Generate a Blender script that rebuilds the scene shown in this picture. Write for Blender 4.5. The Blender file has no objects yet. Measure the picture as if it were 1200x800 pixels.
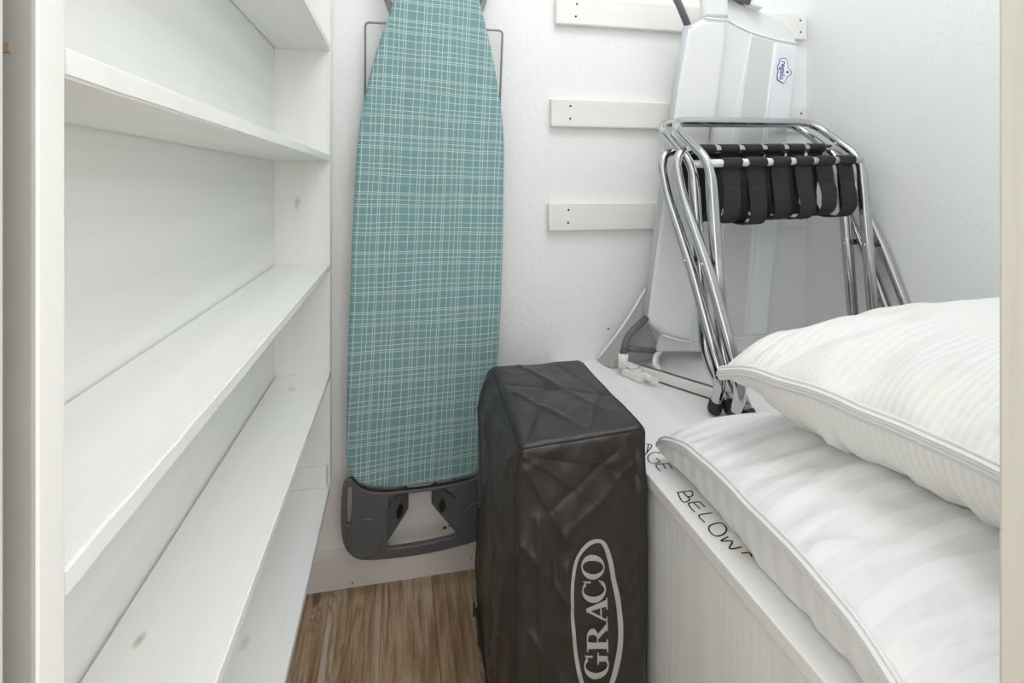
import bpy, bmesh, math, random
from mathutils import Vector, Matrix, noise
from mathutils.bvhtree import BVHTree

scene = bpy.context.scene
C = scene.collection
R = math.radians
random.seed(7)

# ------------------------------------------------------------------ camera, world, lights, exposure
YAW = 12.02
FPX = 620.0          # focal length in pixels of the 1200 px wide frame
HC = 1.0             # camera height above the floor
cam = bpy.data.cameras.new('camera')
cam.sensor_width = 36.0
cam.lens = FPX / 1200 * 36
cam.shift_y = -185.0 / 1200
cam.clip_start = 0.01
cam_o = bpy.data.objects.new('camera', cam)
cam_o.location = (0, 0, HC)
cam_o.rotation_euler = (R(90), 0, R(-YAW))
C.objects.link(cam_o)
scene.camera = cam_o

world = bpy.data.worlds.new('hall_daylight')
scene.world = world
world.use_nodes = True
bg = world.node_tree.nodes['Background']
bg.inputs['Color'].default_value = (1.0, 0.985, 0.965, 1)
bg.inputs['Strength'].default_value = 1.38

lamp = bpy.data.lights.new('ceiling_light', 'AREA')
lamp.shape = 'DISK'
lamp.size = 0.75
lamp.energy = 6.8
lamp.color = (0.95, 0.98, 1.0)
lamp_o = bpy.data.objects.new('ceiling_light', lamp)
lamp_o.location = (0.54, 0.54, 2.36)
C.objects.link(lamp_o)

vs = scene.view_settings
vs.view_transform = 'Standard'
vs.look = 'None'
vs.gamma = 1.0
vs.use_curve_mapping = False
vs.exposure = 0.36
scene.cycles.max_bounces = 16
scene.cycles.diffuse_bounces = 10

# ------------------------------------------------------------------ pixel -> place helpers (known plane of the room)
_c, _s = math.cos(R(YAW)), math.sin(R(YAW))
def ray(u, v):
    r = (u - 600) / FPX
    return Vector((r * _c + _s, -r * _s + _c, (215 - v) / FPX))
def PY(u, v, y):
    d = ray(u, v); t = y / d.y
    return Vector((d.x * t, y, HC + d.z * t))
def PZ(u, v, z):
    d = ray(u, v); t = (z - HC) / d.z
    return Vector((d.x * t, d.y * t, z))

# ------------------------------------------------------------------ materials
MATS = {}
class NT:
    def __init__(self, name):
        self.m = bpy.data.materials.new(name); self.m.use_nodes = True
        self.t = self.m.node_tree; self.n = self.t.nodes; self.l = self.t.links
        self.b = self.n['Principled BSDF']
        self.tc = self.n.new('ShaderNodeTexCoord')
    def node(self, kind, **kw):
        o = self.n.new(kind)
        for k, v in kw.items():
            if k in o.inputs: o.inputs[k].default_value = v
            else: setattr(o, k, v)
        return o
    def link(self, a, b): self.l.new(a, b)
    def math(self, op, a, b=None, c=None):
        o = self.n.new('ShaderNodeMath'); o.operation = op
        for i, x in enumerate((a, b, c)):
            if x is None: continue
            if isinstance(x, (int, float)): o.inputs[i].default_value = x
            else: self.l.new(x, o.inputs[i])
        return o.outputs[0]
    def mapping(self, scale=(1, 1, 1), rot=(0, 0, 0), loc=(0, 0, 0), src=None):
        o = self.n.new('ShaderNodeMapping')
        o.inputs['Scale'].default_value = scale; o.inputs['Rotation'].default_value = rot
        o.inputs['Location'].default_value = loc
        self.l.new(src or self.tc.outputs['Object'], o.inputs['Vector'])
        return o.outputs[0]
    def noise(self, vec, scale, detail=4, rough=0.55, dist=0.0):
        o = self.n.new('ShaderNodeTexNoise')
        o.inputs['Scale'].default_value = scale; o.inputs['Detail'].default_value = detail
        o.inputs['Roughness'].default_value = rough; o.inputs['Distortion'].default_value = dist
        self.l.new(vec, o.inputs['Vector'])
        return o.outputs['Fac']
    def ramp(self, fac, stops):
        o = self.n.new('ShaderNodeValToRGB')
        e = o.color_ramp.elements
        while len(e) < len(stops): e.new(0.5)
        for i, (p, col) in enumerate(stops):
            e[i].position = p; e[i].color = (*col, 1) if len(col) == 3 else col
        self.l.new(fac, o.inputs['Fac'])
        return o.outputs['Color']
    def mix(self, fac, a, b, mode='MIX'):
        o = self.n.new('ShaderNodeMix'); o.data_type = 'RGBA'; o.blend_type = mode
        for sock, x in ((o.inputs[0], fac), (o.inputs[6], a), (o.inputs[7], b)):
            if isinstance(x, (int, float)): sock.default_value = x
            elif isinstance(x, (tuple, list)): sock.default_value = (*x, 1)
            else: self.l.new(x, sock)
        return o.outputs[2]
    def bump(self, height, strength=0.3, dist=0.002):
        o = self.n.new('ShaderNodeBump')
        o.inputs['Strength'].default_value = strength; o.inputs['Distance'].default_value = dist
        self.l.new(height, o.inputs['Height'])
        if self.b.inputs['Normal'].is_linked:
            self.l.new(self.b.inputs['Normal'].links[0].from_socket, o.inputs['Normal'])
        self.l.new(o.outputs[0], self.b.inputs['Normal'])
    def base(self, x):
        if isinstance(x, tuple): self.b.inputs['Base Color'].default_value = (*x, 1)
        else: self.l.new(x, self.b.inputs['Base Color'])
    def set(self, rough=0.5, metal=0.0, spec=0.5):
        self.b.inputs['Roughness'].default_value = rough; self.b.inputs['Metallic'].default_value = metal
        self.b.inputs['Specular IOR Level'].default_value = spec

def plain(name, col, rough=0.5, metal=0.0, spec=0.5, var=0.06, bump=0.15, scale=60):
    k = NT(name); k.set(rough, metal, spec)
    n = k.noise(k.tc.outputs['Object'], scale, 3)
    d = tuple(max(0, x * (1 - var)) for x in col)
    k.base(k.mix(n, d, col))
    if bump: k.bump(n, bump, 0.001)
    MATS[name] = k.m
    return k.m

def wall_mat(name, col):
    k = NT(name); k.set(0.62, 0, 0.35)
    o = k.tc.outputs['Object']
    big = k.noise(o, 3.0, 3)
    k.base(k.mix(big, tuple(c * 0.965 for c in col), col))
    k.bump(k.noise(o, 95, 3, 0.5), 0.36, 0.004)
    k.bump(k.noise(o, 26, 3, 0.5), 0.16, 0.006)
    MATS[name] = k.m

def paint_wood(name, col, axis=1, knots=(), rough=0.45, grain=1.0, scuff=0.5):
    """white painted board, brush grain along an axis, knots bleeding through at given spots"""
    k = NT(name); k.set(rough, 0, 0.4)
    sc = [70, 70, 70]; sc[axis] = 3.0
    g = k.noise(k.mapping(tuple(sc)), 1.0, 5, 0.6)
    g2 = k.noise(k.mapping(tuple(x * 0.25 for x in sc)), 1.0, 4, 0.6)
    colr = k.mix(k.ramp(g2, [(0.35, (0, 0, 0)), (0.65, (1, 1, 1))]), tuple(c * t for c, t in zip(col, (0.925, 0.92, 0.905))), col)
    colr = k.mix(k.math('MULTIPLY', k.ramp(g, [(0.52, (0, 0, 0)), (0.75, (1, 1, 1))]), 0.35 / grain ** 1.5), colr, tuple(c * 0.84 for c in col))
    sp = k.noise(k.tc.outputs['Object'], 14, 6, 0.75)
    f = k.ramp(sp, [(0.0, (0, 0, 0)), (0.665, (0, 0, 0)), (0.76, (scuff, scuff, scuff))])
    colr = k.mix(f, colr, (0.62, 0.58, 0.5))
    for (p, rad, kc) in knots:
        st = [1, 1, 1]; st[axis] = 0.45
        mp = k.mapping(tuple(st), loc=tuple(-p[i] * st[i] for i in range(3)))
        d = k.n.new('ShaderNodeVectorMath'); d.operation = 'LENGTH'; k.link(mp, d.inputs[0])
        wob = k.noise(k.tc.outputs['Object'], 45, 3)
        dd = k.math('ADD', d.outputs['Value'], k.math('MULTIPLY', k.math('SUBTRACT', wob, 0.5), rad * 1.1))
        ff = k.ramp(k.math('DIVIDE', dd, rad), [(0.0, (0.9,) * 3), (0.55, (0.55,) * 3), (1.0, (0, 0, 0))])
        colr = k.mix(ff, colr, kc)
    k.base(colr)
    k.bump(g, 0.22 * grain, 0.002)
    MATS[name] = k.m

wall_mat('wall_paint', (0.88, 0.89, 0.895))
wall_mat('wall_paint_bright', (0.885, 0.89, 0.89))
WARM = (0.89, 0.893, 0.875)
paint_wood('side_paint', WARM, 2, [((-0.2405, 1.3500, 0.9529), 0.008, (0.62, 0.52, 0.38))])
paint_wood('back_paint', (0.905, 0.91, 0.895), 1, scuff=0.3)
paint_wood('shelf_paint', (0.905, 0.91, 0.90), 1,
           [((-0.2559, 0.5983, 0.5410), 0.0055, (0.56, 0.46, 0.34)), ((-0.2403, 0.9117, 0.2710), 0.008, (0.74, 0.66, 0.52)),
            ((-0.235, 1.26, 0.545), 0.01, (0.7, 0.63, 0.5))])
paint_wood('batten_paint', (0.86, 0.85, 0.815), 0, grain=1.6, scuff=0.9)
paint_wood('bench_paint', (0.86, 0.865, 0.86), 1, [((0.4408, 0.6115, 0.5160), 0.014, (0.74, 0.65, 0.5))], grain=0.7)
paint_wood('bench_front_paint', (0.86, 0.88, 0.89), 2, grain=2.4, scuff=0.2)
paint_wood('cream_paint', (0.72, 0.70, 0.625), 2, grain=0.6, scuff=0.3)
paint_wood('baseboard_paint', (0.80, 0.785, 0.755), 0, grain=0.8, scuff=1.0)
plain('ceiling_paint', (0.88, 0.88, 0.87), 0.7)
plain('screw_dark', (0.05, 0.045, 0.04), 0.5, 0.6)
plain('chip_brown', (0.16, 0.10, 0.055), 0.8)
plain('chip_tan', (0.38, 0.30, 0.20), 0.8)
plain('marker_ink', (0.02, 0.02, 0.022), 0.5, bump=0)
plain('plastic_grey', (0.105, 0.108, 0.114), 0.36, scale=400, bump=0.1)
plain('plastic_black', (0.012, 0.012, 0.012), 0.5)
plain('plastic_white', (0.86, 0.855, 0.83), 0.35, bump=0.05)
plain('wire_grey', (0.28, 0.285, 0.29), 0.35, 0.7)
plain('tube_grey', (0.13, 0.135, 0.15), 0.38)
plain('sleeve_grey', (0.52, 0.54, 0.57), 0.75)
plain('chrome', (0.56, 0.565, 0.57), 0.06, 1.0, var=0.02, bump=0)
plain('bar_white', (0.72, 0.75, 0.76), 0.3, 0.3)
plain('logo_silver', (0.42, 0.415, 0.405), 0.5, 0.0, bump=0.05)
plain('logo_blue', (0.03, 0.07, 0.36), 0.6, bump=0)
plain('logo_white', (0.9, 0.9, 0.92), 0.6, bump=0)
plain('zip_grey', (0.62, 0.63, 0.63), 0.5)
plain('zip_tape', (0.80, 0.81, 0.805), 0.7)
plain('shade_grey', (0.47, 0.465, 0.455), 0.6, var=0.15, scale=30)
plain('seam_white', (0.9, 0.9, 0.89), 0.8)

def weave(name, col, rough=0.8, scale=900, strength=0.25, var=0.08):
    k = NT(name); k.set(rough, 0, 0.3)
    w1 = k.node('ShaderNodeTexWave', bands_direction='X'); w1.inputs['Scale'].default_value = scale / 6.28
    w2 = k.node('ShaderNodeTexWave', bands_direction='Z'); w2.inputs['Scale'].default_value = scale / 6.28
    k.link(k.tc.outputs['Object'], w1.inputs['Vector']); k.link(k.tc.outputs['Object'], w2.inputs['Vector'])
    h = k.math('MULTIPLY', w1.outputs['Fac'], w2.outputs['Fac'])
    big = k.noise(k.tc.outputs['Object'], 6, 4)
    k.base(k.mix(big, tuple(c * (1 - var) for c in col), col))
    k.bump(h, strength, 0.0008)
    MATS[name] = k.m
    return k
weave('strap_black', (0.030, 0.030, 0.032), 0.75, 1500, 0.5)
weave('gate_cloth', (0.82, 0.825, 0.825), 0.8)
weave('gate_mesh', (0.74, 0.745, 0.745), 0.85, 1400, 0.5)
weave('gate_strip', (0.82, 0.835, 0.86), 0.75)

k = NT('bag_nylon'); k.set(0.40, 0, 0.5)
nb = k.noise(k.tc.outputs['Object'], 9, 5, 0.6, 0.6)
k.base(k.mix(nb, (0.019, 0.0158, 0.0150), (0.027, 0.0228, 0.0216)))
k.bump(k.noise(k.mapping((1, 1, 0.55), rot=(0.2, 0.5, 0.3)), 16, 4, 0.5, 1.0), 0.22, 0.010)
k.bump(k.noise(k.tc.outputs['Object'], 900, 2), 0.1, 0.0006)
k.b.inputs['Sheen Weight'].default_value = 0.03
k.b.inputs['Sheen Roughness'].default_value = 0.4
MATS['bag_nylon'] = k.m
plain('bag_seam', (0.012, 0.011, 0.011), 0.7)
weave('bag_mesh', (0.16, 0.155, 0.15), 0.7, 2600, 1.0, 0.5)

def pillow_mat(name, col, period, amp, duty=0.5, stain=0.0):
    k = NT(name); k.set(0.72, 0, 0.3)
    sep = k.n.new('ShaderNodeSeparateXYZ')
    k.link(k.tc.outputs['Object'], sep.inputs[0])
    wob = k.noise(k.tc.outputs['Object'], 5, 2)
    y = k.math('ADD', sep.outputs['Y'], k.math('MULTIPLY', wob, period * 0.8))
    m = k.math('FRACT', k.math('DIVIDE', y, period))
    st = k.math('GREATER_THAN', m, duty)
    patch = k.noise(k.tc.outputs['Object'], 4.5, 2)
    colr = k.mix(k.math('MULTIPLY', st, k.ramp(patch, [(0.3, (0.25,) * 3), (0.6, (1,) * 3)])), col, tuple(c * (1 - amp) for c in col))
    if stain:
        s2 = k.noise(k.tc.outputs['Object'], 7, 3)
        colr = k.mix(k.ramp(s2, [(0.52, (0, 0, 0)), (0.75, (stain,) * 3)]), colr, (0.87, 0.82, 0.66))
    k.base(colr)
    k.link(k.math('SUBTRACT', 0.8, k.math('MULTIPLY', st, 0.25)), k.b.inputs['Roughness'])
    k.bump(k.noise(k.tc.outputs['Object'], 20, 3, 0.5, 1.0), 0.16, 0.012)
    k.bump(k.noise(k.tc.outputs['Object'], 700, 2), 0.12, 0.0006)
    MATS[name] = k.m
pillow_mat('pillow_wide_stripe', (0.82, 0.82, 0.82), 0.034, 0.11)
pillow_mat('pillow_fine_stripe', (0.82, 0.815, 0.795), 0.0085, 0.075, 0.55, 0.5)

# plaid ironing cover: printed lines
k = NT('plaid_cover'); k.set(0.7, 0, 0.25)
PXM = 1.31 / FPX                       # metres per photo pixel at the board
sep = k.n.new('ShaderNodeSeparateXYZ'); k.link(k.tc.outputs['Object'], sep.inputs[0])
wv = k.noise(k.tc.outputs['Object'], 7, 2); wv2 = k.noise(k.mapping(loc=(5, 2, 1)), 6, 2)
tilt = 0.042
xx = k.math('ADD', k.math('ADD', sep.outputs['X'], k.math('MULTIPLY', sep.outputs['Z'], -tilt)), k.math('MULTIPLY', wv, 0.005))
zz = k.math('ADD', k.math('ADD', sep.outputs['Z'], k.math('MULTIPLY', sep.outputs['X'], k.math('MULTIPLY_ADD', sep.outputs['Z'], 0.13, -0.10))), k.math('MULTIPLY', wv2, 0.012))
def lines(coord, offs, period, w):
    cc = k.math('MULTIPLY', k.math('FRACT', k.math('DIVIDE', coord, period * PXM)), period)
    acc = None
    for o in offs:
        hit = k.math('COMPARE', cc, o + 1.0, w)
        acc = hit if acc is None else k.math('MAXIMUM', acc, hit)
    return acc
lx = lines(xx, [0, 3.0, 8.6, 17.8, 22.7, 29.2, 31.6, 39, 44.7, 49.5, 52.4, 63.4], 71.5, 0.36)
lz = lines(zz, [0, 2.2, 13.2, 21.6, 24.0, 29.2, 34.8, 43.6, 52.2, 54.6, 60.2], 66.0, 0.38)
big = k.noise(k.tc.outputs['Object'], 5, 3)
thread = k.noise(k.mapping((300, 300, 1400)), 1, 2)
tealc = k.mix(big, (0.150, 0.285, 0.305), (0.180, 0.330, 0.350))
tealc = k.mix(k.math('MULTIPLY', thread, 0.35), tealc, (0.26, 0.45, 0.46))
alt = k.mix(k.noise(k.tc.outputs['Object'], 11, 2), (0.50, 0.58, 0.50), (0.66, 0.74, 0.72))
k.base(k.mix(k.math('MULTIPLY', k.math('MAXIMUM', lx, lz), 0.92), tealc, alt))
k.bump(thread, 0.12, 0.001)
MATS['plaid_cover'] = k.m

# weathered vinyl plank
k = NT('floor_plank'); k.set(0.5, 0, 0.4)
oi = k.n.new('ShaderNodeObjectInfo')
off = k.n.new('ShaderNodeCombineXYZ')
k.link(k.math('MULTIPLY', oi.outputs['Random'], 37.0), off.inputs[0]); k.link(k.math('MULTIPLY', oi.outputs['Random'], 91.0), off.inputs[1])
va = k.n.new('ShaderNodeVectorMath'); va.operation = 'ADD'
k.link(k.tc.outputs['Object'], va.inputs[0]); k.link(off.outputs[0], va.inputs[1])
vec = va.outputs[0]
n1 = k.noise(k.mapping((17, 2.2, 17), src=vec), 1.0, 6, 0.62, 0.5)
n2 = k.noise(k.mapping((120, 4.0, 120), src=vec), 1.0, 5, 0.65, 0.3)
kn = k.noise(k.mapping((11, 2.0, 11), src=vec), 1.0, 2, 0.45, 0.5)
rings = k.math('SINE', k.math('MULTIPLY', k.math('ADD', kn, k.math('MULTIPLY', n2, 0.03)), 110.0))
colr = k.ramp(n1, [(0.28, (0.20, 0.12, 0.07)), (0.42, (0.37, 0.225, 0.125)), (0.50, (0.46, 0.32, 0.20)),
                   (0.60, (0.50, 0.395, 0.29)), (0.72, (0.58, 0.51, 0.43))])
colr = k.mix(k.ramp(n2, [(0.38, (0.6,) * 3), (0.49, (0, 0, 0))]), colr, (0.13, 0.085, 0.055))
colr = k.mix(k.ramp(n2, [(0.56, (0, 0, 0)), (0.72, (0.55,) * 3)]), colr, (0.70, 0.63, 0.55))
msk = k.ramp(kn, [(0.48, (0, 0, 0)), (0.62, (0.5,) * 3)])
colr = k.mix(k.math('MULTIPLY', msk, k.ramp(rings, [(0.0, (0, 0, 0)), (1.0, (0.9,) * 3)])), colr, (0.15, 0.095, 0.06))
colr = k.mix(k.ramp(kn, [(0.70, (0, 0, 0)), (0.76, (0.9,) * 3)]), colr, (0.10, 0.05, 0.025))
k.base(colr)
k.bump(n2, 0.25, 0.0015)
MATS['floor_plank'] = k.m

# ------------------------------------------------------------------ mesh helpers
def link_mesh(name, verts, faces, mat, parent=None, smooth=False):
    me = bpy.data.meshes.new(name)
    me.from_pydata([tuple(v) for v in verts], [], faces)
    me.update()
    return link_me(name, me, mat, parent, smooth)

def link_me(name, me, mat, parent=None, smooth=False):
    if mat: me.materials.append(MATS[mat])
    o = bpy.data.objects.new(name, me)
    C.objects.link(o)
    if smooth:
        me.polygons.foreach_set('use_smooth', [True] * len(me.polygons))
    if parent: attach(o, parent)
    return o

def attach(o, parent):
    o.parent = parent
    m = Matrix.Translation(parent.location) @ parent.rotation_euler.to_matrix().to_4x4() if not parent.parent else Matrix.Identity(4)
    if parent.parent:          # parent mesh lives in world coordinates under a root
        o.matrix_parent_inverse = Matrix.Identity(4)
    else:
        o.matrix_parent_inverse = m.inverted()

def bm_obj(name, bm, mat, parent=None, smooth=False):
    bmesh.ops.recalc_face_normals(bm, faces=bm.faces)
    me = bpy.data.meshes.new(name); bm.to_mesh(me); bm.free()
    return link_me(name, me, mat, parent, smooth)

def box(name, lo, hi, mat, parent=None, bevel=0.0015, seg=2):
    bm = bmesh.new()
    bmesh.ops.create_cube(bm, size=1)
    for v in bm.verts:
        v.co = Vector(((lo[0] + hi[0]) / 2 + v.co.x * (hi[0] - lo[0]), (lo[1] + hi[1]) / 2 + v.co.y * (hi[1] - lo[1]),
                       (lo[2] + hi[2]) / 2 + v.co.z * (hi[2] - lo[2])))
    if bevel:
        bmesh.ops.bevel(bm, geom=list(bm.edges), offset=bevel, segments=seg, affect='EDGES', profile=0.5)
    return bm_obj(name, bm, mat, parent)

def root(name, loc, label, cat, group=None, rotz=0.0, rot=None):
    o = bpy.data.objects.new(name, None)
    o.empty_display_size = 0.05
    C.objects.link(o)
    o.location = loc
    o.rotation_euler = rot or (0, 0, rotz)
    tag(o, label, cat, group)
    return o

def tag(o, label, cat, group=None):
    o['label'] = label; o['category'] = cat
    if group: o['group'] = group

def struct(o):
    o['kind'] = 'structure'
    return o

def catmull(pts, n=8, closed=False):
    out = []
    N = len(pts)
    rng = range(N) if closed else range(N - 1)
    for i in rng:
        if closed: p0, p1, p2, p3 = (pts[(i + j) % N] for j in (-1, 0, 1, 2))
        else: p0, p1, p2, p3 = pts[max(i - 1, 0)], pts[i], pts[i + 1], pts[min(i + 2, N - 1)]
        for j in range(n):
            t = j / n
            out.append(0.5 * ((2 * p1) + (p2 - p0) * t + (2 * p0 - 5 * p1 + 4 * p2 - p3) * t * t + (3 * p1 - p0 - 3 * p2 + p3) * t ** 3))
    if not closed: out.append(pts[-1].copy())
    return out

def fillet(pts, rads, n=8):
    """polyline with rounded corners"""
    out = [pts[0].copy()]
    for i in range(1, len(pts) - 1):
        p, a, b = pts[i], pts[i - 1], pts[i + 1]
        r = rads[i] if isinstance(rads, (list, tuple)) else rads
        da, db = (a - p), (b - p)
        r_ = min(r, da.length * 0.49, db.length * 0.49)
        s, e = p + da.normalized() * r_, p + db.normalized() * r_
        for j in range(n + 1):
            t = j / n
            out.append(s * (1 - t) ** 2 + p * 2 * t * (1 - t) + e * t * t)
    out.append(pts[-1].copy())
    return out

def tube_geo(pts, rad, sides=14, closed=False, cap=True):
    verts, faces = [], []
    N = len(pts)
    tang = []
    for i in range(N):
        a = pts[(i - 1) % N] if (closed or i > 0) else pts[i]
        b = pts[(i + 1) % N] if (closed or i < N - 1) else pts[i]
        d = (b - a)
        tang.append(d.normalized() if d.length > 1e-9 else Vector((0, 0, 1)))
    ref = Vector((0, 0, 1)) if abs(tang[0].z) < 0.9 else Vector((1, 0, 0))
    u = tang[0].cross(ref).normalized()
    for i in range(N):
        u = (u - tang[i] * u.dot(tang[i])).normalized()
        w = tang[i].cross(u)
        r = rad[i] if isinstance(rad, (list, tuple)) else rad
        for j in range(sides):
            a = 2 * math.pi * j / sides
            verts.append(pts[i] + (u * math.cos(a) + w * math.sin(a)) * r)
    M = N if closed else N - 1
    for i in range(M):
        for j in range(sides):
            a = i * sides + j; b = i * sides + (j + 1) % sides
            c_ = ((i + 1) % N) * sides + (j + 1) % sides; d = ((i + 1) % N) * sides + j
            faces.append((a, b, c_, d))
    if cap and not closed:
        faces.append(tuple(range(sides - 1, -1, -1)))
        faces.append(tuple((N - 1) * sides + j for j in range(sides)))
    return verts, faces

def tube(name, pts, rad, mat, parent=None, sides=14, closed=False):
    v, f = tube_geo(pts, rad, sides, closed)
    return link_mesh(name, v, f, mat, parent, smooth=True)

def offset_poly(pts, d):
    """inward offset of a closed ccw 2D polygon"""
    N = len(pts); out = []
    for i in range(N):
        a, p, b = pts[i - 1], pts[i], pts[(i + 1) % N]
        e1 = (p - a).normalized(); e2 = (b - p).normalized()
        n1 = Vector((-e1.y, e1.x)); n2 = Vector((-e2.y, e2.x))
        n = (n1 + n2)
        n = n.normalized() if n.length > 1e-6 else n1
        k_ = max(0.6, n.dot(n1))
        out.append(p + n * (d / k_))
    return out

def pad(name, outline, y_front, thick, mat, parent=None, rnd=0.008, smooth=True, warp=None, fill=0.02):
    """padded slab standing in the XZ plane: outline = closed list of (x,z), rounded rims, thickness towards +y"""
    pts = [Vector((p[0], p[1])) for p in outline]
    area = sum(pts[i - 1].x * pts[i].y - pts[i].x * pts[i - 1].y for i in range(len(pts)))
    if area < 0: pts.reverse()
    rings = []
    steps = 5
    rr = min(rnd, thick / 2)
    inner = [(rr + 0.001, y_front)]
    for j in range(steps + 1):
        a = math.pi / 2 * j / steps
        inner.append((rr * (1 - math.sin(a)), y_front + rr * (1 - math.cos(a))))
    for j in range(steps + 1):
        a = math.pi / 2 * j / steps
        inner.append((rr * (1 - math.cos(a)), y_front + thick - rr * (1 - math.sin(a))))
    bm = bmesh.new()
    ringv = []
    for (d, y) in inner:
        op = offset_poly(pts, d)
        ringv.append([bm.verts.new((p.x, y, p.y)) for p in op])
    N = len(pts)
    for a, b in zip(ringv[:-1], ringv[1:]):
        for i in range(N):
            j = (i + 1) % N
            bm.faces.new((a[i], a[j], b[j], b[i]))
    f1 = bm.faces.new(ringv[0]); f2 = bm.faces.new(list(reversed(ringv[-1])))
    bmesh.ops.triangulate(bm, faces=[f1, f2])
    if warp:
        fr = [e for e in bm.edges if all(abs(v.co.y - y_front) < 1e-5 for v in e.verts)]
        for v in bm.verts: v.co = warp(v.co)
    bmesh.ops.recalc_face_normals(bm, faces=bm.faces)
    o = bm_obj(name, bm, mat, parent)
    if smooth:
        for p in o.data.polygons: p.use_smooth = True
        try: o.data.set_sharp_from_angle(angle=R(35))
        except Exception: pass
    return o

def flat_curve_mesh(name, splines, mat, extrude, bevel=0.0, place=None, parent=None):
    """outline with holes filled and extruded: splines = lists of (x,y); place maps local (x,y,z)->world"""
    cu = bpy.data.curves.new(name, 'CURVE'); cu.dimensions = '2D'; cu.fill_mode = 'BOTH'
    cu.extrude = extrude; cu.bevel_depth = bevel; cu.bevel_resolution = 2
    for pts in splines:
        sp = cu.splines.new('POLY'); sp.points.add(len(pts) - 1)
        for q, p in zip(sp.points, pts): q.co = (p[0], p[1], 0, 1)
        sp.use_cyclic_u = True
    tmp = bpy.data.objects.new(name + '_tmp', cu); C.objects.link(tmp)
    bpy.context.view_layer.update()
    dg = bpy.context.evaluated_depsgraph_get()
    me = bpy.data.meshes.new_from_object(tmp.evaluated_get(dg))
    bpy.data.objects.remove(tmp); bpy.data.curves.remove(cu)
    me.materials.clear()
    for v in me.vertices: v.co = place(v.co)
    o = link_me(name, me, mat, parent)
    return o

# ================================================================== THE ROOM
XL, XR, YB, YF = -0.31, 1.20, 1.375, 0.27
ZC = 2.40
floor = struct(box('floor', (-1.0, -1.6, -0.08), (XR + 0.1, YB + 0.1, -0.006), 'chip_brown', bevel=0))
PW = 0.123
plank_me = {}
ix = 0
x0 = 0.082 - PW * 9
while x0 < XR - 0.001:
    lo_y = -1.7 - random.random() * 0.6
    while lo_y < YB:
        a, b = max(lo_y, -1.6), min(lo_y + 1.25, YB + 0.0)
        if b - a > 0.02:
            xa, xb = max(x0, -1.0), min(x0 + PW, XR + 0.02)
            bm = bmesh.new(); bmesh.ops.create_cube(bm, size=1)
            for v in bm.verts:
                v.co = Vector((v.co.x * (xb - xa - 0.0006), v.co.y * (b - a - 0.0006), v.co.z * 0.006))
            bmesh.ops.bevel(bm, geom=[e for e in bm.edges if all(v.co.z > 0 for v in e.verts)], offset=0.0007, segments=1, affect='EDGES')
            o = bm_obj('plank', bm, 'floor_plank')
            o.parent = floor; o.location = ((xa + xb) / 2, (a + b) / 2, -0.003)
        lo_y += 1.25
    x0 += PW

wall_back = struct(box('wall_back', (XL - 0.1, YB, 0), (XR + 0.1, YB + 0.1, ZC), 'wall_paint_bright', bevel=0))
struct(box('wall_left', (XL - 0.1, 0.17, 0), (XL, YB, ZC), 'wall_paint', bevel=0))
struct(box('wall_right', (XR, 0.17, 0), (XR + 0.1, YB, ZC), 'wall_paint', bevel=0))
struct(box('ceiling', (XL - 0.1, 0.17, ZC), (XR + 0.1, YB + 0.1, ZC + 0.08), 'ceiling_paint', bevel=0))
JL, JR = PY(7, 300, YF).x, PY(1169, 300, YF).x
struct(box('wall_front_left', (XL - 0.8, 0.17, 0), (JL - 0.02, YF - 0.002, ZC), 'wall_paint', bevel=0))
struct(box('wall_front_right', (JR + 0.02, 0.17, 0), (XR + 0.1, YF - 0.002, ZC), 'wall_paint', bevel=0))
struct(box('wall_front_top', (JL - 0.02, 0.17, 2.06), (JR + 0.02, YF - 0.002, ZC), 'wall_paint', bevel=0))
struct(box('trim_1', (JL - 0.02, 0.155, 0), (JL, YF, 2.04), 'cream_paint', bevel=0.0025))
struct(box('trim_2', (JR, 0.155, 0), (JR + 0.02, YF, 2.04), 'cream_paint', bevel=0.0025))
struct(box('trim_3', (JL - 0.02, 0.155, 2.04), (JR + 0.02, YF, 2.06), 'cream_paint', bevel=0.0025))

# baseboard with a rounded top
prof = [(0, 0), (-0.011, 0), (-0.011, 0.078), (-0.0095, 0.086), (-0.006, 0.091), (0, 0.093)]
v, f = [], []
for x in (XL, 0.41):
    for (dy, z) in prof: v.append((x, YB + dy, z))
n = len(prof)
for i in range(n - 1): f.append((i, i + 1, n + i + 1, n + i))
f += [tuple(range(n - 1, -1, -1)), tuple(range(n, 2 * n))]
base_back = struct(link_mesh('baseboard_back', v, f, 'baseboard_paint'))

def chip(u, v, y, size, mat, parent, seed):
    rnd = random.Random(seed)
    p = PY(u, v, y)
    m = 9; vs_, fs_ = [], []
    asp = rnd.uniform(0.5, 1.0)
    for i in range(m):
        a = 2 * math.pi * i / m; r = size * rnd.uniform(0.55, 1.0)
        vs_.append((p.x + r * math.cos(a), y - 0.0008, p.z + r * asp * math.sin(a)))
    for i in range(m): vs_.append((vs_[i][0], y + 0.0005, vs_[i][2]))
    fs_ = [tuple(range(m))] + [(i, (i + 1) % m, m + (i + 1) % m, m + i) for i in range(m)]
    link_mesh('paint_chip', vs_, fs_, mat, parent)
for i, (u, vv, sz, m) in enumerate([(521, 618, 0.0065, 'chip_brown'), (526, 616, 0.004, 'chip_brown'), (713, 385, 0.0045, 'chip_tan'),
                                    (706, 383, 0.0022, 'chip_tan'), (722, 228, 0.0016, 'chip_tan'), (748, 362, 0.002, 'chip_tan')]):
    chip(u, vv, YB, sz, m, wall_back, i)
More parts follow.
